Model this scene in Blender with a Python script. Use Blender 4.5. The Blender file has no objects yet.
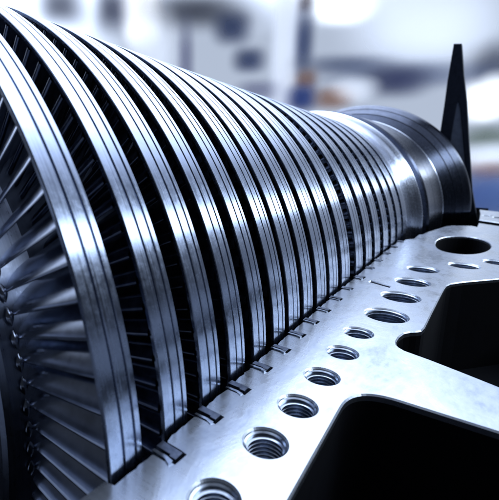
import bpy, bmesh, math, random
from mathutils import Vector, noise
random.seed(7)
sc = bpy.context.scene
COL = sc.collection
PI = math.pi
R_ = math.radians

# ------------------------------------------------------------------ materials
def nt(name):
    m = bpy.data.materials.new(name); m.use_nodes = True
    t = m.node_tree; t.nodes.clear()
    out = t.nodes.new('ShaderNodeOutputMaterial')
    b = t.nodes.new('ShaderNodeBsdfPrincipled')
    t.links.new(b.outputs[0], out.inputs[0])
    return m, t, b, out

def node(t, kind, **kw):
    n = t.nodes.new(kind)
    for k, v in kw.items():
        if k in n.inputs: n.inputs[k].default_value = v
        else: setattr(n, k, v)
    return n

def mathn(t, op, a, b=None, clamp=False):
    n = t.nodes.new('ShaderNodeMath'); n.operation = op; n.use_clamp = clamp
    for i, v in enumerate((a, b)):
        if v is None: continue
        if isinstance(v, (int, float)): n.inputs[i].default_value = v
        else: t.links.new(v, n.inputs[i])
    return n.outputs[0]

def ramp(t, fac, stops):
    r = t.nodes.new('ShaderNodeValToRGB'); t.links.new(fac, r.inputs[0])
    e = r.color_ramp.elements
    while len(e) < len(stops): e.new(0.5)
    for el, (p, c) in zip(e, stops):
        el.position = p; el.color = (c[0], c[1], c[2], 1) if isinstance(c, tuple) else (c, c, c, 1)
    return r.outputs[0]

def maprange(t, v, a, b, c, d, smooth=False):
    n = t.nodes.new('ShaderNodeMapRange'); t.links.new(v, n.inputs[0])
    for i, x in zip((1, 2, 3, 4), (a, b, c, d)): n.inputs[i].default_value = x
    if smooth: n.interpolation_type = 'SMOOTHSTEP'
    return n.outputs[0]

def turned_steel(name, base, rough, aniso=0.5, line_amp=0.10, bump=0.03):
    """steel turned on a lathe: fine marks run round the axis (object Y)."""
    m, t, b, out = nt(name)
    tc = node(t, 'ShaderNodeTexCoord'); sep = node(t, 'ShaderNodeSeparateXYZ')
    t.links.new(tc.outputs['Object'], sep.inputs[0])
    ang = mathn(t, 'ARCTAN2', sep.outputs[2], sep.outputs[0])
    rr = mathn(t, 'SQRT', mathn(t, 'ADD', mathn(t, 'MULTIPLY', sep.outputs[0], sep.outputs[0]), mathn(t, 'MULTIPLY', sep.outputs[2], sep.outputs[2])))
    cb = node(t, 'ShaderNodeCombineXYZ')
    t.links.new(mathn(t, 'MULTIPLY', rr, 420.0), cb.inputs[0])
    t.links.new(mathn(t, 'MULTIPLY', sep.outputs[1], 420.0), cb.inputs[1])
    t.links.new(mathn(t, 'MULTIPLY', ang, 3.0), cb.inputs[2])
    n1 = node(t, 'ShaderNodeTexNoise', Scale=1.0, Detail=3.0, Roughness=0.6)
    t.links.new(cb.outputs[0], n1.inputs['Vector'])
    n2 = node(t, 'ShaderNodeTexNoise', Scale=9.0, Detail=5.0, Roughness=0.65)
    t.links.new(tc.outputs['Object'], n2.inputs['Vector'])
    n3 = node(t, 'ShaderNodeTexNoise', Scale=70.0, Detail=3.0, Roughness=0.7)
    t.links.new(tc.outputs['Object'], n3.inputs['Vector'])
    fac = mathn(t, 'ADD', mathn(t, 'MULTIPLY', n1.outputs[0], 0.5), mathn(t, 'MULTIPLY', n2.outputs[0], 0.5))
    lo = tuple(c * 0.74 for c in base); hi = tuple(min(1, c * 1.12) for c in base)
    t.links.new(ramp(t, fac, [(0.32, lo), (0.62, hi)]), b.inputs['Base Color'])
    b.inputs['Metallic'].default_value = 1.0
    rg = mathn(t, 'ADD', maprange(t, n1.outputs[0], 0.3, 0.7, rough - line_amp * .5, rough + line_amp * .5),
               maprange(t, n3.outputs[0], 0.35, 0.7, -0.04, 0.05))
    t.links.new(rg, b.inputs['Roughness'])
    b.inputs['Anisotropic'].default_value = aniso; b.inputs['Anisotropic Rotation'].default_value = .25
    tg = node(t, 'ShaderNodeTangent', direction_type='RADIAL', axis='Y')
    t.links.new(tg.outputs[0], b.inputs['Tangent'])
    bp = node(t, 'ShaderNodeBump', Strength=bump, Distance=0.002)
    t.links.new(n1.outputs[0], bp.inputs['Height']); t.links.new(bp.outputs[0], b.inputs['Normal'])
    return m

def plain_metal(name, base, rough, metallic=1.0, var=0.2, scale=25.0, bump=0.05):
    m, t, b, out = nt(name)
    tc = node(t, 'ShaderNodeTexCoord')
    n = node(t, 'ShaderNodeTexNoise', Scale=scale, Detail=6.0, Roughness=0.65)
    t.links.new(tc.outputs['Object'], n.inputs['Vector'])
    lo = tuple(c * (1 - var) for c in base); hi = tuple(min(1, c * (1 + var)) for c in base)
    t.links.new(ramp(t, n.outputs[0], [(0.3, lo), (0.7, hi)]), b.inputs['Base Color'])
    t.links.new(maprange(t, n.outputs[0], 0.3, 0.7, rough - .05, rough + .06), b.inputs['Roughness'])
    b.inputs['Metallic'].default_value = metallic
    if metallic == 0: b.inputs['Specular IOR Level'].default_value = .12
    bp = node(t, 'ShaderNodeBump', Strength=bump, Distance=0.004)
    t.links.new(n.outputs[0], bp.inputs['Height']); t.links.new(bp.outputs[0], b.inputs['Normal'])
    return m

def casing_steel(name):
    """flat joint face: ground steel with cloudy wipe marks, faint machining lines, specks."""
    m, t, b, out = nt(name)
    tc = node(t, 'ShaderNodeTexCoord')
    mp = node(t, 'ShaderNodeMapping'); mp.inputs['Rotation'].default_value = (0, 0, R_(24)); mp.inputs['Scale'].default_value = (1.0, 0.55, 1)
    t.links.new(tc.outputs['Object'], mp.inputs[0])
    cloud = node(t, 'ShaderNodeTexNoise', Scale=7.0, Detail=6.0, Roughness=0.62, Distortion=0.6)
    t.links.new(mp.outputs[0], cloud.inputs['Vector'])
    fine = node(t, 'ShaderNodeTexNoise', Scale=38.0, Detail=5.0, Roughness=0.7)
    t.links.new(mp.outputs[0], fine.inputs['Vector'])
    mp2 = node(t, 'ShaderNodeMapping'); mp2.inputs['Rotation'].default_value = (0, 0, R_(-62)); mp2.inputs['Scale'].default_value = (4.0, 260.0, 1)
    t.links.new(tc.outputs['Object'], mp2.inputs[0])
    lines = node(t, 'ShaderNodeTexNoise', Scale=1.0, Detail=3.0, Roughness=0.6)
    t.links.new(mp2.outputs[0], lines.inputs['Vector'])
    mixf = mathn(t, 'ADD', mathn(t, 'MULTIPLY', cloud.outputs[0], 0.62), mathn(t, 'MULTIPLY', fine.outputs[0], 0.38))
    t.links.new(ramp(t, mixf, [(0.30, (0.20, 0.23, 0.30)), (0.44, (0.34, 0.375, 0.44)), (0.58, (0.43, 0.46, 0.51))]), b.inputs['Base Color'])
    b.inputs['Metallic'].default_value = 0.9
    rg = mathn(t, 'ADD', maprange(t, mixf, 0.35, 0.62, 0.35, 0.22), maprange(t, lines.outputs[0], 0.3, 0.7, -0.025, 0.025))
    t.links.new(rg, b.inputs['Roughness'])
    bp = node(t, 'ShaderNodeBump', Strength=0.10, Distance=0.010)
    h = mathn(t, 'ADD', mathn(t, 'MULTIPLY', cloud.outputs[0], 1.0), mathn(t, 'MULTIPLY', lines.outputs[0], 0.025))
    t.links.new(h, bp.inputs['Height']); t.links.new(bp.outputs[0], b.inputs['Normal'])
    return m

M = {}
M['ring'] = turned_steel('turned_ring_steel', (0.335, 0.385, 0.50), 0.24, 0.45)
M['shaft'] = turned_steel('turned_shaft_steel', (0.42, 0.46, 0.56), 0.22, 0.4, bump=0.06)
M['shoulder'] = turned_steel('shoulder_steel', (0.55, 0.60, 0.72), 0.24, 0.4)
M['flange'] = turned_steel('polished_flange_steel', (0.62, 0.67, 0.78), 0.40, 0.4, bump=0.06)
M['coupling'] = turned_steel('dull_coupling_steel', (0.10, 0.115, 0.16), 0.24, 0.4, bump=0.05)
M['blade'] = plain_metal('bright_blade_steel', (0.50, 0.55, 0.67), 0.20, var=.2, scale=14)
M['inner_blade'] = plain_metal('gap_shaded_blade_steel', (0.13, 0.15, 0.20), 0.27, var=.3, scale=30)  # blade steel darkened: the shade between the rings is put into its colour
M['part_shaded_blade'] = plain_metal('part_shaded_blade_steel', (0.30, 0.33, 0.41), 0.18, var=.3, scale=30)  # milder painted shade, for the first rows behind the front and the feet
M['drum'] = plain_metal('gap_shaded_drum_steel', (0.055, 0.065, 0.09), 0.42, var=.3, scale=12)  # drum colour kept dark to stand in for shade in the ring gaps
M['hub'] = turned_steel('front_hub_steel', (0.24, 0.27, 0.35), 0.32, 0.5)
M['casing'] = casing_steel('ground_joint_face_steel')
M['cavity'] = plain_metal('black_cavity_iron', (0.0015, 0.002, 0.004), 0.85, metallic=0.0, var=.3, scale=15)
M['thread'] = plain_metal('threaded_bore_steel', (0.46, 0.51, 0.60), 0.22, var=.2, scale=40)
M['keeper'] = plain_metal('vane_keeper_steel', (0.10, 0.115, 0.155), 0.36, var=.35, scale=60)
M['stand'] = plain_metal('dark_stand_paint', (0.012, 0.016, 0.028), 0.55, metallic=0.0, var=.35, scale=30, bump=.15)
M['web'] = plain_metal('grey_web_paint', (0.11, 0.13, 0.18), 0.5, metallic=0.0, var=.2, scale=20)
M['floor'] = plain_metal('grey_hall_concrete', (0.16, 0.17, 0.19), 0.7, metallic=0.0, var=.2, scale=3)

# ------------------------------------------------------------------ helpers
def mk(name, verts, faces, mat, parent=None, smooth=False, at=(0, 0, 0)):
    """one mesh object; verts are given in scene coordinates."""
    me = bpy.data.meshes.new(name)
    at = Vector(at)
    me.from_pydata([tuple(Vector(v) - at) for v in verts], [], faces)
    me.materials.append(mat)
    if smooth:
        for p in me.polygons: p.use_smooth = True
    me.update()
    o = bpy.data.objects.new(name, me); COL.objects.link(o)
    if parent is not None:
        o.parent = parent; o.location = at - parent.location
    else:
        o.location = at
    return o

def empty(name, loc):
    o = bpy.data.objects.new(name, None); COL.objects.link(o); o.location = loc
    o.empty_display_size = 0.1
    return o

def tag(o, label, cat, group=None, kind=None):
    if label: o['label'] = label
    if cat: o['category'] = cat
    if group: o['group'] = group
    if kind: o['kind'] = kind
    return o

def lathe(prof, seg, closed=False, a0=0.0, a1=2 * PI):
    """prof: list of (y, r), spun round the Y axis; sharp corners come from doubled points."""
    full = abs(a1 - a0 - 2 * PI) < 1e-6
    n = seg if full else seg + 1
    V = []; Fc = []
    for k in range(n):
        a = a0 + (a1 - a0) * k / seg
        c, s = math.cos(a), math.sin(a)
        for y, r in prof: V.append((r * c, y, r * s))
    m = len(prof)
    for k in range(seg):
        k2 = (k + 1) % n
        for i in range(m if closed else m - 1):
            j = (i + 1) % m
            if abs(prof[i][0] - prof[j][0]) + abs(prof[i][1] - prof[j][1]) < 1e-9: continue
            Fc.append((k * m + i, k2 * m + i, k2 * m + j, k * m + j))
    return V, Fc

def sharp(prof, closed=False):
    """double every profile point so that each facet shades by itself."""
    out = []
    n = len(prof)
    for i, p in enumerate(prof):
        out.append(p)
        if closed or 0 < i < n - 1: out.append(p)
    if closed: out = out[1:] + out[:1]
    return out

def box_vf(x0, x1, y0, y1, z0, z1):
    V = [(x, y, z) for x in (x0, x1) for y in (y0, y1) for z in (z0, z1)]
    F = [(0, 1, 3, 2), (4, 6, 7, 5), (0, 4, 5, 1), (2, 3, 7, 6), (0, 2, 6, 4), (1, 5, 7, 3)]
    return V, F

# ------------------------------------------------------------------ the rotor
def rad(y): return 1 - .0366 * y + .004 * y * y
RINGS = [(0, .073), (.133, .204), (.256, .328), (.371, .443), (.489, .561), (.609, .688), (.717, .805),
         (.840, .924), (.968, 1.070), (1.108, 1.216), (1.268, 1.385), (1.487, 1.605), (1.672, 1.79),
         (1.862, 1.985), (2.075, 2.20), (2.29, 2.415), (2.495, 2.63), (2.705, 2.815)]

rotor = empty('turbine_rotor', (0, 1.5, -1.05))
tag(rotor, 'long polished steel turbine rotor of banded blade rings lying in the casing', 'turbine rotor')

for k, (a, b) in enumerate(RINGS):
    w = b - a; ra, rb = rad(a), rad(b)
    rr = lambda f: ra + (rb - ra) * f
    g = .0034 if k < 9 else .0045          # groove width
    d = .0055
    c = .0016
    prof = [(a, ra - .0085), (a, ra - c), (a + c, ra)]
    for f in (.42, .79):
        y = a + w * f
        prof += [(y - g / 2 - .0012, rr(f)), (y - g / 2, rr(f) - .0014), (y - g / 2, rr(f) - d), (y + g / 2, rr(f) - d), (y + g / 2, rr(f) - .0014), (y + g / 2 + .0012, rr(f))]
    prof += [(b - c, rb), (b, rb - c), (b, rb - .0085)]
    V, Fc = lathe(sharp(prof, True), 300, True)
    mk('shroud_ring', V, Fc, M['ring'], rotor, True)

# drum, hub and shaft end as turned bodies
def drum_r(y):
    if y < 1.0: return .72 + .03 * max(y, 0)
    return .75 + (min(y, 1.5) - 1.0) * .2 if y < 1.5 else .85 + .012 * (y - 1.5)
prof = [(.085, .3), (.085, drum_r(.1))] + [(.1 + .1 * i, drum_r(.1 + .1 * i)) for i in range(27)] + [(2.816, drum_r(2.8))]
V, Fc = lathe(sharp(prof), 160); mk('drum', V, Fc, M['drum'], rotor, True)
prof = [(-.004, .30), (-.030, .52), (-.036, .60), (-.036, .706), (-.030, .718), (-.018, .726), (.085, .730), (.085, .3)]
V, Fc = lathe(sharp(prof), 200); mk('front_hub', V, Fc, M['hub'], rotor, True)
prof = [(-1.9, .0), (-1.9, .27), (-1.88, .29), (-.06, .30), (-.02, .34), (-.005, .40)]
V, Fc = lathe(sharp(prof), 96); mk('front_journal', V, Fc, M['shaft'], rotor, True)
prof = [(2.815, .80), (2.815, .905), (2.822, .911), (2.95, .911), (3.00, .912), (3.05, .915), (3.09, .922), (3.12, .934), (3.145, .954), (3.158, .975), (3.17, .981), (3.18, .982), (3.195, .978), (3.205, .974), (3.205, .84)]
V, Fc = lathe(prof, 200); mk('shaft_shoulder', V, Fc, M['shoulder'], rotor, True)
prof = [(3.205, .84), (3.36, .84), (3.36, .985), (3.375, 1.0), (3.70, 1.002), (3.703, .998), (3.713, .998), (3.716, 1.002), (4.235, 1.006)]
V, Fc = lathe(sharp(prof), 220); mk('coupling_disc', V, Fc, M['coupling'], rotor, True)
prof = [(4.235, 1.006), (4.25, 1.010), (4.285, 1.006), (4.30, .995), (4.30, .90)]
V, Fc = lathe(sharp(prof), 220); mk('coupling_lip', V, Fc, M['shoulder'], rotor, True)
prof = [(4.30, .90), (4.40, .93), (4.405, .985), (4.43, 1.01), (4.50, 1.075), (4.503, 1.070), (4.512, 1.078), (4.515, 1.086), (4.60, 1.140), (4.603, 1.136), (4.612, 1.142), (4.615, 1.148), (4.69, 1.188), (4.72, 1.200), (4.74, 1.204), (4.83, 1.204), (4.85, 1.19), (4.85, .4)]
V, Fc = lathe(sharp(prof), 240); mk('end_flange', V, Fc, M['flange'], rotor, True)
V, Fc = lathe(sharp(prof), 240); mk('end_flange', V, Fc, M['coupling'], rotor, True)
prof = [(4.86, .42), (6.4, .42), (6.42, .40), (6.42, .0)]
V, Fc = lathe(sharp(prof), 96); mk('rear_journal', V, Fc, M['shaft'], rotor, True)

# blades
def section(chord, thick, camber, stag, n):
    """closed outline of one aerofoil section: list of (axial, tangential), origin at mid chord."""
    up, lo = [], []
    for i in range(n + 1):
        x = (1 - math.cos(PI * i / n)) / 2
        th = 5 * thick * (.2969 * math.sqrt(x) - .126 * x - .3516 * x * x + .2843 * x ** 3 - .1015 * x ** 4)
        cm = camber * 4 * x * (1 - x)
        s = (x - .5)
        up.append((s, cm + th)); lo.append((s, cm - th))
    pts = up + lo[-2:0:-1]
    cg, sg = math.cos(stag), math.sin(stag)
    return [((s * cg - t * sg) * chord, (s * sg + t * cg) * chord) for s, t in pts]

def blade_vf(yc, th0, stations, n):
    """stations: (radius, chord, thickness, camber, stagger, axial shift)."""
    V, Fc = [], []
    m = 2 * n
    for (r, ch, tk, cam, st, dy) in stations:
        for a, tg_ in section(ch, tk, cam, st, n):
            an = th0 + tg_ / r
            V.append((r * math.cos(an), yc + a + dy, r * math.sin(an)))
    for k in range(len(stations) - 1):
        for i in range(m):
            j = (i + 1) % m
            Fc.append((k * m + i, k * m + j, (k + 1) * m + j, (k + 1) * m + i))
    return V, Fc

n_own = 0
rest_V, rest_F, rest_vF = [], [], []
for k, (a, b) in enumerate(RINGS):
    nb = 96 if k == 0 else 128
    yc = (a + b) / 2; w = b - a
    tip = rad(yc) - .0088; hub = drum_r(yc) - .012
    if k == 0:
        yc = .048
        st = [(.700, .086, .085, .065, R_(42), 0), (.735, .086, .085, .065, R_(42), 0), (.77, .086, .08, .065, R_(43), 0),
              (.85, .088, .072, .06, R_(46), 0), (.93, .090, .068, .06, R_(50), 0), (tip, .090, .068, .06, R_(51), 0)]
        n = 10
    else:
        ch = w * 1.42 if k < 10 else w * 1.25
        st = [(hub, ch, .16, .11, R_(32), -.004), ((hub + tip) / 2, ch * .98, .14, .10, R_(37), -.004), (tip, ch * .97, .13, .09, R_(42), -.004)]
        n = 6 if k < 6 else 4
    for q in range(nb):
        th = 2 * PI * (q + (.18 if k % 2 else .4)) / nb
        deg = math.degrees(th)
        if deg > 180: deg -= 360
        V, Fc = blade_vf(yc, th, st, n)
        own = (k == 0 and -7 < deg < 67) or (k in (1, 2, 3) and 0 < deg < 75 and n_own < 100)
        if own and n_own < 100:
            n_own += 1
            bl = mk('blade', V, Fc, M['blade'] if k == 0 else M['part_shaded_blade'], rotor, True)
            if k == 0:
                # slim leaf-shaped foot at the leading edge of the blade
                tl = th - .028 / .73; FV, FF = [], []
                for iu in range(9):
                    u = -1 + iu / 4; wd = max(.02, (1 - abs(u) ** 1.7))
                    for iv in range(8):
                        ph = 2 * PI * iv / 8
                        r_ = .733 + .0055 * wd * math.cos(ph); y_ = .010 + .009 * wd * math.sin(ph); t_ = tl + .020 * u / .73
                        FV.append((r_ * math.cos(t_), y_, r_ * math.sin(t_)))
                for iu in range(8):
                    for iv in range(8):
                        FF.append((iu * 8 + iv, iu * 8 + (iv + 1) % 8, iu * 8 + 8 + (iv + 1) % 8, iu * 8 + 8 + iv))
                ft = mk('blade_foot', FV, FF, M['part_shaded_blade'], None, True)
                ft.parent = bl; ft.location = (0, 0, 0)
        else:
            o = len(rest_V); rest_V += V; rest_F += [tuple(i + o for i in f) for f in Fc]
            rest_vF += [k == 0] * len(Fc)
# short row of segments standing clear in the widest gap, and small bright tips before the last ring
for (y0, y1, r0, r1, nb, fr, sk) in ((1.405, 1.468, .80, .935, 80, .50, .25), (1.232, 1.262, .80, .935, 84, .45, .3), (2.640, 2.695, .80, .912, 84, .42, .2)):
    for q in range(nb):
        t0 = 2 * PI * q / nb; t1 = t0 + 2 * PI / nb * fr
        o = len(rest_V)
        for y, dt in ((y0, 0), (y1, 2 * PI / nb * sk)):
            for th in (t0 + dt, t1 + dt):
                for r in (r0, r1): rest_V.append((r * math.cos(th), y, r * math.sin(th)))
        rest_F += [tuple(o + i for i in f) for f in ((0, 1, 3, 2), (4, 6, 7, 5), (1, 5, 7, 3), (0, 4, 5, 1), (2, 3, 7, 6))]
        rest_vF += [y0 > 2] * 5
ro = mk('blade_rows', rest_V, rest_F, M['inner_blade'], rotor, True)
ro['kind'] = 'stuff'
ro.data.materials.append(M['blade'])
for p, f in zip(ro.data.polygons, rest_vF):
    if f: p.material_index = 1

# ------------------------------------------------------------------ the lower casing
def offset_loop(loop, d):
    """move a counter-clockwise loop outward by d (inward if d < 0)."""
    n = len(loop); out = []
    for i in range(n):
        p0, p1, p2 = Vector(loop[i - 1]), Vector(loop[i]), Vector(loop[(i + 1) % n])
        e1 = (p1 - p0).normalized(); e2 = (p2 - p1).normalized()
        n1 = Vector((e1.y, -e1.x)); n2 = Vector((e2.y, -e2.x))
        k = 1 + n1.dot(n2)
        out.append(tuple(p1 + (n1 + n2) * (d / max(k, .35))))
    return out

def area(loop):
    return sum(loop[i - 1][0] * loop[i][1] - loop[i][0] * loop[i - 1][1] for i in range(len(loop))) / 2

def ccw(loop): return loop if area(loop) > 0 else loop[::-1]

def rounded(loop, rads, n=8):
    """round the corners of a polygon; rads holds one radius per corner (0 keeps it)."""
    out = []; m = len(loop)
    for i in range(m):
        p0, p1, p2 = Vector(loop[i - 1]), Vector(loop[i]), Vector(loop[(i + 1) % m])
        r = rads[i]
        if r <= 0: out.append(tuple(p1)); continue
        a = (p0 - p1).normalized(); b = (p2 - p1).normalized()
        ang = math.acos(max(-1, min(1, a.dot(b))))
        t = min(r / math.tan(ang / 2), .48 * (p0 - p1).length, .48 * (p2 - p1).length)
        A, B = p1 + a * t, p1 + b * t
        for k in range(n + 1):
            f = k / n
            out.append(tuple(A * (1 - f) ** 2 + p1 * 2 * f * (1 - f) + B * f * f))
    return out

def plate(name, outer, holes, z, depth, mat_top, mat_wall, parent, c=.0035, wall_hi=.012, c_out=None):
    """flat face with holes, chamfered rims and walls going down: one mesh."""
    bm = bmesh.new()
    edges = []
    loops = []
    for L, sgn in [(ccw(outer), -1)] + [(ccw(h), 1) for h in holes]:
        cc = c if sgn > 0 or c_out is None else c_out
        top = offset_loop(L, sgn * cc)
        vt = [bm.verts.new((x, y, z)) for x, y in top]
        for i in range(len(vt)): edges.append(bm.edges.new((vt[i - 1], vt[i])))
        loops.append((L, vt, sgn))
    bmesh.ops.triangle_fill(bm, use_beauty=True, use_dissolve=False, edges=edges)
    for f in bm.faces:
        if f.normal.z < 0: f.normal_flip()
        f.material_index = 0
    for L, vt, sgn in loops:
        vc = [bm.verts.new((x, y, z - c)) for x, y in L]
        vm = [bm.verts.new((x, y, z - c - wall_hi)) for x, y in L]
        vb = [bm.verts.new((x, y, z - depth)) for x, y in L]
        n = len(L)
        for i in range(n):
            for A, B, mi in ((vt, vc, 0), (vc, vm, 0), (vm, vb, 1)):
                q = (A[i - 1], A[i], B[i], B[i - 1])
                f = bm.faces.new(q if sgn > 0 else q[::-1]); f.material_index = mi
        if sgn > 0:
            f = bm.faces.new(vb); f.material_index = 1
    me = bpy.data.meshes.new(name); bm.to_mesh(me); bm.free()
    me.materials.append(mat_top); me.materials.append(mat_wall)
    o = bpy.data.objects.new(name, me); COL.objects.link(o)
    if parent is not None:
        o.parent = parent; o.location = -parent.location
    return o

ZJ = .03       # level of the joint face; outlines and holes below were scaled about the camera to it
casing = empty('turbine_casing', (1.7, 1.5, -1.3))
tag(casing, 'lower turbine casing with flat bright joint face, threaded bolt holes and black pockets', 'turbine casing')

# inner edge of the joint face: a land beside every ring, a slot beside every gap
edge = [(.985, -.9), (.985, -.33), (.989, -.055), (.992, -.006), (1.010, -.0015)]
SLOTS = []
for k in range(len(RINGS) - 1):
    g0, g1 = RINGS[k][1], RINGS[k + 1][0]
    gm, hw = (g0 + g1) / 2, max(.017, (g1 - g0) * .30)
    s0, s1 = gm - hw, gm + hw
    if k >= 16: continue
    x_in = rad(g0) + .013; x_in2 = rad(g1) + .013
    out = x_in + max(.046 - .009 * g0, .030); mid = x_in + .58 * (out - x_in)
    SLOTS.append((s0, s1, x_in, out))
    j = lambda a=.002: random.uniform(-a, a)
    wl = s1 - s0
    yl = edge[-1][1]; st_ = (s0 - yl)
    for f in (.18, .3, .52, .6, .82): edge.append((x_in + j(), yl + st_ * f))
    edge += [(x_in + j(), s0 - .004), (x_in + .003, s0), (mid, s0), (mid + .001, s0 + wl * .12), (out, s0 + wl * .14), (out + .001, s1 - wl * .05),
             (mid + .004, s1), (x_in2 + .003, s1), (x_in2, s1 + .004)]
edge += [(0.9724, 2.4312), (0.9724, 2.5726), (1.0101, 2.6197), (1.0101, 2.8271), (1.029, 2.8554), (1.0431, 2.9967), (1.1166, 3.3926), (1.1468, 3.468), (1.274, 3.5528), (1.307, 3.5245), (1.3164, 3.4868)]
outer = edge + [(1.3155, 3.779), (2.6736, 2.7328), (2.6736, -0.8675)]

pocket_front = rounded([(1.2599, -0.4434), (1.2184, 0.5198), (1.8725, 0.5462), (1.9196, -0.4434)], [.06, .095, .1, .1], 12)
pocket_mid = [(1.8725, 2.3181), (1.3494, 1.6442), (1.3117, 1.583), (1.3004, 1.5406), (1.2966, 1.4887), (1.2957, 1.3945), (1.2948, 1.1457), (1.2948, 0.9977), (1.291, 0.9609), (1.2806, 0.9458), (1.2655, 0.9308), (1.2533, 0.9091), (1.2467, 0.8714), (1.2467, 0.8337), (1.2523, 0.8101),
              (1.2618, 0.7969), (1.2768, 0.7856), (1.3362, 0.7705), (1.4022, 0.7489), (1.5898, 0.6829), (1.9196, 0.5651)]
bigh = []
for k in range(40):
    a = 2 * PI * k / 40
    rx = .1414 * (1 + .025 * math.sin(3 * a + .5)); ry = .3487 * (1 + .03 * math.sin(2 * a + 1))
    bigh.append((1.2787 + rx * math.cos(a), 2.6056 + ry * math.sin(a)))
slit = [(1.0356, 1.3917), (1.1185, 1.3605), (1.1199, 1.3869), (1.0374, 1.4171)]

HOLES = [(1.1468, 0.0731, 0.0353), (1.1487, 0.2324, 0.0353), (1.1496, 0.3728, 0.0353), (1.1477, 0.518, 0.0353), (1.1477, 0.6706, 0.0353), (1.1449, 0.828, 0.0368),
         (1.1779, 1.0297, 0.0622), (1.1779, 1.2644, 0.0622), (1.1788, 1.5076, 0.0622), (1.1807, 1.7696, 0.0622), (1.3296, 1.9769, 0.0622), (1.4616, 2.1654, 0.0622)]
def circ(x, y, r, n=48): return [(x + r * math.cos(2 * PI * k / n), y + r * math.sin(2 * PI * k / n)) for k in range(n)]
holes = [pocket_front, pocket_mid, bigh, slit] + [circ(x, y, r + .0035) for x, y, r in HOLES]
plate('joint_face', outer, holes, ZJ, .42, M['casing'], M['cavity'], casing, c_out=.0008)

# threaded bores
def bore(x, y, r, depth):
    prof = [(r + .0034, -.0042), (r + .0022, -.0056), (r - .0008, -.0080)]
    z = -.0085; p = .0086
    while z > -depth:
        prof += [(r + .0026, z - p * .30), (r + .0030, z - p * .42), (r - .0036, z - p * .78), (r - .0038, z - p)]
        z -= p
    V, Fc = [], []
    n = 96; m = len(prof)
    for k in range(n):
        a = 2 * PI * k / n
        for i, (q, zz) in enumerate(prof):
            dz = -p * k / n if i > 2 else 0          # the thread winds down one pitch a turn
            V.append((x + q * math.cos(a), y + q * math.sin(a), ZJ + zz + dz))
    for k in range(n):
        k2 = (k + 1) % n
        for i in range(m - 1):
            if k2 == 0 and i > 1:
                i2 = i + 4
                if i == 2: Fc.append((k * m + 2, k * m + 3, 3, 2)); continue
            Fc.append((k * m + i, k * m + i + 1, k2 * m + i + 1, k2 * m + i) if not (k2 == 0 and i > 2) else
                      ((k * m + i, k * m + i + 1, i + 5, i + 4) if i + 5 < m else (k * m + i, k * m + i + 1, m - 1, m - 1)[:3]))
    return V, Fc
for x, y, r in HOLES:
    V, Fc = bore(x, y, r, .16)
    mk('threaded_hole', V, Fc, M['thread'], casing)

# vane keepers in the slots
for (s0, s1, x0, x1) in SLOTS:
    w = s1 - s0; xm = x0 + .58 * (x1 - x0)
    jz = random.uniform(-.0015, .0015)
    def bar(name, P, z0, z1, mat):
        n = len(P); V = [(x, y, ZJ + z0) for x, y in P] + [(x, y, ZJ + z1) for x, y in P]
        Fc = [tuple(range(n))[::-1], tuple(range(n, 2 * n))] + [(i, (i + 1) % n, n + (i + 1) % n, n + i) for i in range(n)]
        return mk(name, V, Fc, mat, casing)
    # dark bar lying in the slot with its end hooked over the face, and a thin bright lip along its near side
    bar('vane_keeper', [(x0 - .006, s0 + w * .42), (xm, s0 + w * .42), (xm + .002, s0 + w * .30), (x1 - .004, s0 + w * .30), (x1 - .004, s1 - w * .16), (x0 - .006, s1 - w * .12)], -.05, .004 + jz, M['keeper'])
    bar('slot_lip', [(x0 - .005, s0 + w * .06), (xm - .002, s0 + w * .06), (xm + .012, s0 - w * .10), (xm + .014, s0 + w * .16), (xm - .002, s0 + w * .24), (x0 - .005, s0 + w * .22)], -.05, .003 - jz, M['thread'])

# black trough shell added to darken the ring gaps; body below the joint face
prof = [(-1.2, 1.085), (3.02, 1.085), (3.02, 1.34), (5.6, 1.34), (5.6, .3)]
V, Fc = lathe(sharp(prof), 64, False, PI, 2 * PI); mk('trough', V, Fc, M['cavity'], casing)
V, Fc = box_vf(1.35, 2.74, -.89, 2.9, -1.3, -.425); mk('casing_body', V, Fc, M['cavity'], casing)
lw = [(-.985, -.9), (-.985, 3.0), (-1.32, 3.4), (-1.32, 4.0), (-2.75, 4.0), (-2.75, -.9)]
plate('far_joint_face', lw, [circ(-1.15, .1 + .3 * i, .04, 24) for i in range(9)], ZJ, .42, M['casing'], M['cavity'], casing)

# rear bearing pedestal, behind a dark gap
ped = empty('bearing_pedestal', (1.9, 4.6, -1.3))
tag(ped, 'flat steel plate with two small holes beyond the dark gap behind the casing', 'bearing pedestal')
po = [(1.307, 4.0241), (1.2929, 4.599), (1.2712, 5.0231), (2.6736, 4.0806), (2.6736, 2.9779)]
plate('pedestal_face', po, [circ(1.356, 4.4293, .036), circ(1.4531, 4.3351, .0565)], ZJ, .5, M['casing'], M['cavity'], ped)
V, Fc = box_vf(1.45, 2.6, 3.4, 4.2, -1.3, -.505); mk('pedestal_body', V, Fc, M['cavity'], ped)

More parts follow.
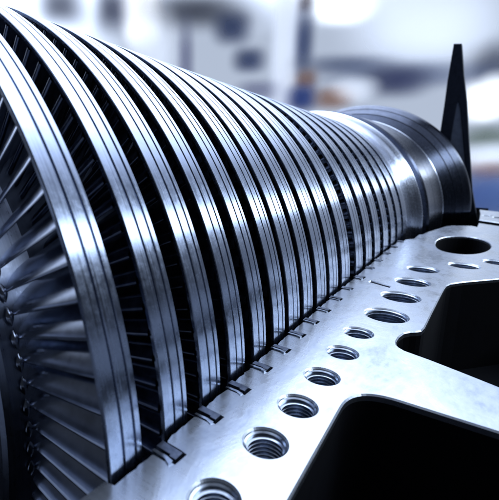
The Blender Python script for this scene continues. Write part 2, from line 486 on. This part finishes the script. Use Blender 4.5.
# A-shaped stand behind the flange
stand = empty('lifting_stand', (1.05, 4.98, -.34))
tag(stand, 'tall dark A-shaped steel stand upright behind the rotor end flange', 'stand')
def zx(pts, y, thick, name):
    """a plate cut to an outline in the XZ plane, with bevelled rims."""
    n = len(pts); cx = sum(p[0] for p in pts) / n; cz = sum(p[1] for p in pts) / n
    V = []
    lo = offset_loop(ccw(pts), -.006); pts = ccw(pts)
    for y_, L in ((y - thick / 2, lo), (y - thick / 2 + .006, pts), (y + thick / 2 - .006, pts), (y + thick / 2, lo)):
        V += [(x, y_, z) for x, z in L]
    Fc = [tuple(range(n)), tuple(range(3 * n, 4 * n))[::-1]]
    for k in range(3):
        Fc += [(k * n + i, (k + 1) * n + i, (k + 1) * n + (i + 1) % n, k * n + (i + 1) % n) for i in range(n)]
    return mk(name, V, Fc, M['stand'], stand)
YS = 4.98
zx([(.836, 1.775), (.908, 1.764), (.965, 1.45), (1.022, 1.185), (1.10, .72), (1.185, .24), (1.290, -.16), (1.290, -.34), (1.17, -.34), (1.15, .20), (1.06, .67), (.975, 1.10), (.950, 1.175), (.938, 1.165), (.932, 1.10), (.925, .70), (.90, .20), (.90, -.34), (.79, -.34), (.81, .55), (.822, 1.185), (.822, 1.40)], YS, .10, 'frame')
V = []
W4 = [(.938, 1.172), (.958, 1.172), (1.17, .10), (.90, .10)]
for y in (YS - .040, YS + .040): V += [(x, y, z) for x, z in W4]
mk('web', V, [(0, 1, 2, 3), (7, 6, 5, 4), (0, 4, 5, 1), (1, 5, 6, 2), (2, 6, 7, 3), (3, 7, 4, 0)], M['web'], stand)
V, Fc = box_vf(.74, 1.30, YS - .14, YS + .14, -.37, -.342); mk('base_plate', V, Fc, M['stand'], stand)
V, Fc = box_vf(.70, 1.29, 4.88, 5.3, -1.3, -.372)
sb = mk('support_block', V, Fc, M['cavity'], None, at=(1.0, 5.09, -1.3))
tag(sb, 'black block in the casing pit under the dark A-shaped stand', 'block')

# ------------------------------------------------------------------ hall floor and the soft far things
V, Fc = [(-60, -40, -1.32), (60, -40, -1.32), (60, 80, -1.32), (-60, 80, -1.32)], [(0, 1, 2, 3)]
fl = mk('floor', V, Fc, M['floor']); tag(fl, None, None, kind='structure')

def soft_mat(name, col, emit=0.0, peak=1.0, p=1.0):
    """out-of-focus thing: its cover thins out towards its own rim (object space)."""
    m, t, b, out = nt(name)
    tc = node(t, 'ShaderNodeTexCoord'); sep = node(t, 'ShaderNodeSeparateXYZ')
    t.links.new(tc.outputs['Generated'], sep.inputs[0])
    def ax(o):
        d = mathn(t, 'ABSOLUTE', mathn(t, 'SUBTRACT', o, .5))
        return mathn(t, 'POWER', mathn(t, 'MULTIPLY', d, 2.0), 2.6)
    d = mathn(t, 'POWER', mathn(t, 'ADD', ax(sep.outputs[0]), ax(sep.outputs[2])), 1 / 2.6)
    al = mathn(t, 'MULTIPLY', maprange(t, d, .05, 1.0, 1.0, 0.0, True), peak)
    al = mathn(t, 'POWER', al, p)
    b.inputs['Base Color'].default_value = (*col, 1); b.inputs['Roughness'].default_value = .7
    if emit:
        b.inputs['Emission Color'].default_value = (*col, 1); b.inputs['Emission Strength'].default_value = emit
    t.links.new(al, b.inputs['Alpha'])
    return m
NSOFT = [0]
def soft(name, x, y, z, w, h, mat, label, cat):
    NSOFT[0] += 1; depth = .24 + .023 * NSOFT[0]
    V, Fc = box_vf(-w / 2, w / 2, -depth / 2, depth / 2, 0, h)
    o = mk(name, V, Fc, mat)
    o.location = (x, y, z - h / 2); o.rotation_euler = (0, 0, R_(38.6))
    tag(o, label, cat, kind='thing')
    return o
# the far side of the hall: a row of things some 14 m away; u, v, w, h are image pixels, turned into U along that side and height W
SB = {k: soft_mat(k, *a) for k, a in {
    'soft_navy': ((.05, .06, .17), 0, .7), 'soft_dark': ((.025, .032, .075), 0, .75), 'soft_slate': ((.17, .21, .34), 0, .55), 'soft_steel_blue': ((.07, .11, .26), 0, .75), 'soft_blue': ((.05, .10, .36), 0, .9), 'soft_sky_blue': ((.14, .23, .52), 0, .95),
    'soft_orange': ((.55, .27, .16), 0, .7), 'soft_brown': ((.22, .14, .12), 0, .7), 'soft_white': ((.92, .96, 1.0), 1.2, 1.0), 'soft_pale_glow': ((.85, .90, .98), .5, .7), 'soft_lilac': ((.35, .34, .52), 0, .5), 'soft_green': ((.18, .22, .16), 0, .7)}.items()}  # pale panel, column, door, cart and sheet get brightness as added glow
for (n, u, v, w, h, mt, lb, ct) in [
    ('machine_tool', 60, 5, 44, 34, 'soft_navy', 'blurred navy machine nearest the top left corner', 'machine'),
    ('drill_press', 112, 8, 30, 38, 'soft_navy', 'blurred narrow navy drill press left of the tall bright window', 'drill press'),
    ('hall_window', 141, 4, 32, 60, 'soft_white', 'blurred tall bright window left of the dark overhead crane', 'window'),
    ('pale_panel', 152, 48, 40, 60, 'soft_pale_glow', 'blurred pale wall panel below the tall bright window', 'board'),  # pale piece of wall panelling with an added glow
    ('overhead_crane', 196, 10, 104, 32, 'soft_dark', 'wide blurred dark overhead crane along the top edge', 'crane'),
    ('crane_trolley', 232, 28, 32, 26, 'soft_steel_blue', 'blurred steel blue trolley under the right end of the overhead crane', 'trolley'),
    ('support_post', 186, 60, 14, 60, 'soft_lilac', 'faint lilac blurred post under the middle of the overhead crane', 'post'),
    ('wall_box', 249, 60, 28, 20, 'soft_steel_blue', 'small blurred steel blue box on the pale wall just above the rotor', 'box'),
    ('part_tray', 258, 90, 36, 16, 'soft_lilac', 'faint lilac blurred tray right under the small steel blue wall box', 'tray'),
    ('steel_column', 285, 45, 22, 130, 'soft_pale_glow', 'blurred white steel column left of the tall blue cabinet', 'column'),
    ('warning_lamp', 305, 3, 15, 16, 'soft_brown', 'small blurred brown lamp at the top edge above the tall blue cabinet', 'lamp'),
    ('tool_cabinet', 303, 42, 18, 56, 'soft_steel_blue', 'tall blurred steel blue cabinet right of the white column', 'cabinet'),
    ('electric_motor', 306, 80, 19, 17, 'soft_orange', 'blurred orange motor standing on the blue crate', 'motor'),
    ('storage_crate', 301, 98, 27, 22, 'soft_blue', 'blurred blue crate below the orange motor', 'crate'),
    ('metal_drum', 332, 98, 34, 18, 'soft_orange', 'blurred orange drum low behind the rotor, right of the blue crate', 'drum'),
    ('wall_rail', 345, 64, 80, 14, 'soft_slate', 'blurred grey blue rail between the tall cabinet and the pipe rack', 'rail'),
    ('ceiling_lamp', 343, 3, 48, 28, 'soft_white', 'blurred white ceiling lamp at the top edge right of the cabinet', 'lamp'),
    ('roller_door', 428, 22, 120, 66, 'soft_pale_glow', 'large blurred pale roller door above the dark stand', 'door'),
    ('pipe_rack', 408, 74, 150, 20, 'soft_slate', 'long blurred grey blue pipe rack left of the dark A-shaped stand', 'rack'),
    ('pump_unit', 396, 82, 54, 24, 'soft_navy', 'blurred navy pump on the middle of the long pipe rack', 'pump'),
    ('tool_cart', 352, 90, 36, 18, 'soft_pale_glow', 'blurred pale cart between the orange drum and the navy pump', 'cart'),
    ('control_panel', 492, 68, 34, 42, 'soft_dark', 'blurred dark control panel right of the dark A-shaped stand top', 'panel'),
    ('work_lamp', 488, 99, 32, 34, 'soft_white', 'blurred bright work lamp at the right edge beside the A-shaped stand', 'lamp'),
    ('work_bench', 487, 138, 42, 22, 'soft_green', 'blurred green grey bench beneath the bright work lamp', 'bench'),
    ('wall_sheet', 489, 156, 44, 22, 'soft_pale_glow', 'blurred pale sheet between the green bench and the orange fire box', 'sheet'),
    ('fire_box', 488, 171, 30, 17, 'soft_orange', 'blurred orange box just above the blue container at the right edge', 'box'),
    ('blue_container', 490, 198, 58, 46, 'soft_sky_blue', 'blurred blue container low at the right edge beyond the casing', 'container'),
]:
    U, W = (u - 250) * .03603, (60 - v) * .0353
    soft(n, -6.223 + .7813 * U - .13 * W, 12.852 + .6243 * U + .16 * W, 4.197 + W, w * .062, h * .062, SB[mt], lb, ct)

# ------------------------------------------------------------------ light
w = bpy.data.worlds.new('World'); sc.world = w; w.use_nodes = True
t = w.node_tree; t.nodes.clear()
out = t.nodes.new('ShaderNodeOutputWorld'); bg = t.nodes.new('ShaderNodeBackground'); t.links.new(bg.outputs[0], out.inputs[0])
tc = node(t, 'ShaderNodeTexCoord')
def dirv(az, el):
    a, e = R_(az), R_(el); return (math.sin(a) * math.cos(e), math.cos(a) * math.cos(e), math.sin(e))
def lobe(az, el, full, zero, amp):
    d = node(t, 'ShaderNodeVectorMath', operation='DOT_PRODUCT'); t.links.new(tc.outputs['Generated'], d.inputs[0]); d.inputs[1].default_value = dirv(az, el)
    return maprange(t, d.outputs['Value'], math.cos(R_(zero)), math.cos(R_(full)), 0.0, amp, True)
L = mathn(t, 'ADD', lobe(-34, 8, 42, 75, .62), .045)
sep = node(t, 'ShaderNodeSeparateXYZ'); t.links.new(tc.outputs['Generated'], sep.inputs[0])
L = mathn(t, 'ADD', L, mathn(t, 'MULTIPLY', lobe(-34, 49, 14, 46, 5.0), maprange(t, sep.outputs[2], .27, .47, 0.0, 1.0, True)))
L = mathn(t, 'ADD', L, lobe(50, 64, 8, 36, .9))
L = mathn(t, 'ADD', L, lobe(-80, 8, 12, 35, 2.7))
L = mathn(t, 'ADD', L, lobe(-60, 76, 8, 44, 1.8))
sep = node(t, 'ShaderNodeSeparateXYZ'); t.links.new(tc.outputs['Generated'], sep.inputs[0])
L = mathn(t, 'MULTIPLY', L, maprange(t, sep.outputs[2], -.20, .02, .08, 1.0, True))
t.links.new(L, bg.inputs['Strength'])
bg.inputs['Color'].default_value = (.68, .79, 1.0, 1)

def area_lamp(name, loc, target, sx, sy, power, col=(.72, .84, 1.0)):
    ld = bpy.data.lights.new(name, 'AREA'); ld.shape = 'RECTANGLE'; ld.size = sx; ld.size_y = sy; ld.energy = power; ld.color = col
    o = bpy.data.objects.new(name, ld); COL.objects.link(o); o.location = loc
    d = Vector(target) - Vector(loc); o.rotation_euler = d.to_track_quat('-Z', 'Y').to_euler()
    return o
# long row of side windows to the right, parallel to the rotor
sl = area_lamp('side_window_light', (6.5, 19, 4.6), (0, 19, .5), 36, 1.3, 47 * 3.14 * 9)

# ------------------------------------------------------------------ camera
cam = bpy.data.cameras.new('camera'); co = bpy.data.objects.new('camera', cam); COL.objects.link(co); sc.camera = co
cam.sensor_fit = 'HORIZONTAL'; cam.sensor_width = 36
cam.lens = 388.5265 / 499 * 36
cam.shift_x = 62.21 / 499; cam.shift_y = -4.336 / 499
cam.clip_start = .02; cam.clip_end = 400
co.location = (1.42181, -.33515, .52110)
pit, yaw = R_(11.83667), R_(-38.6255)
co.rotation_euler = (PI / 2 - pit, 0, -yaw)
cam.dof.use_dof = True; cam.dof.focus_distance = 1.15
cam.dof.aperture_fstop = (cam.lens / 1000) / .008

vs = sc.view_settings
vs.view_transform = 'Standard'; vs.look = 'None'; vs.exposure = 0; vs.gamma = 1; vs.use_curve_mapping = False
sc.cycles.use_denoising = True
sc.cycles.max_bounces = 10; sc.cycles.glossy_bounces = 6; sc.cycles.transparent_max_bounces = 24
sc.cycles.sample_clamp_indirect = 4.0
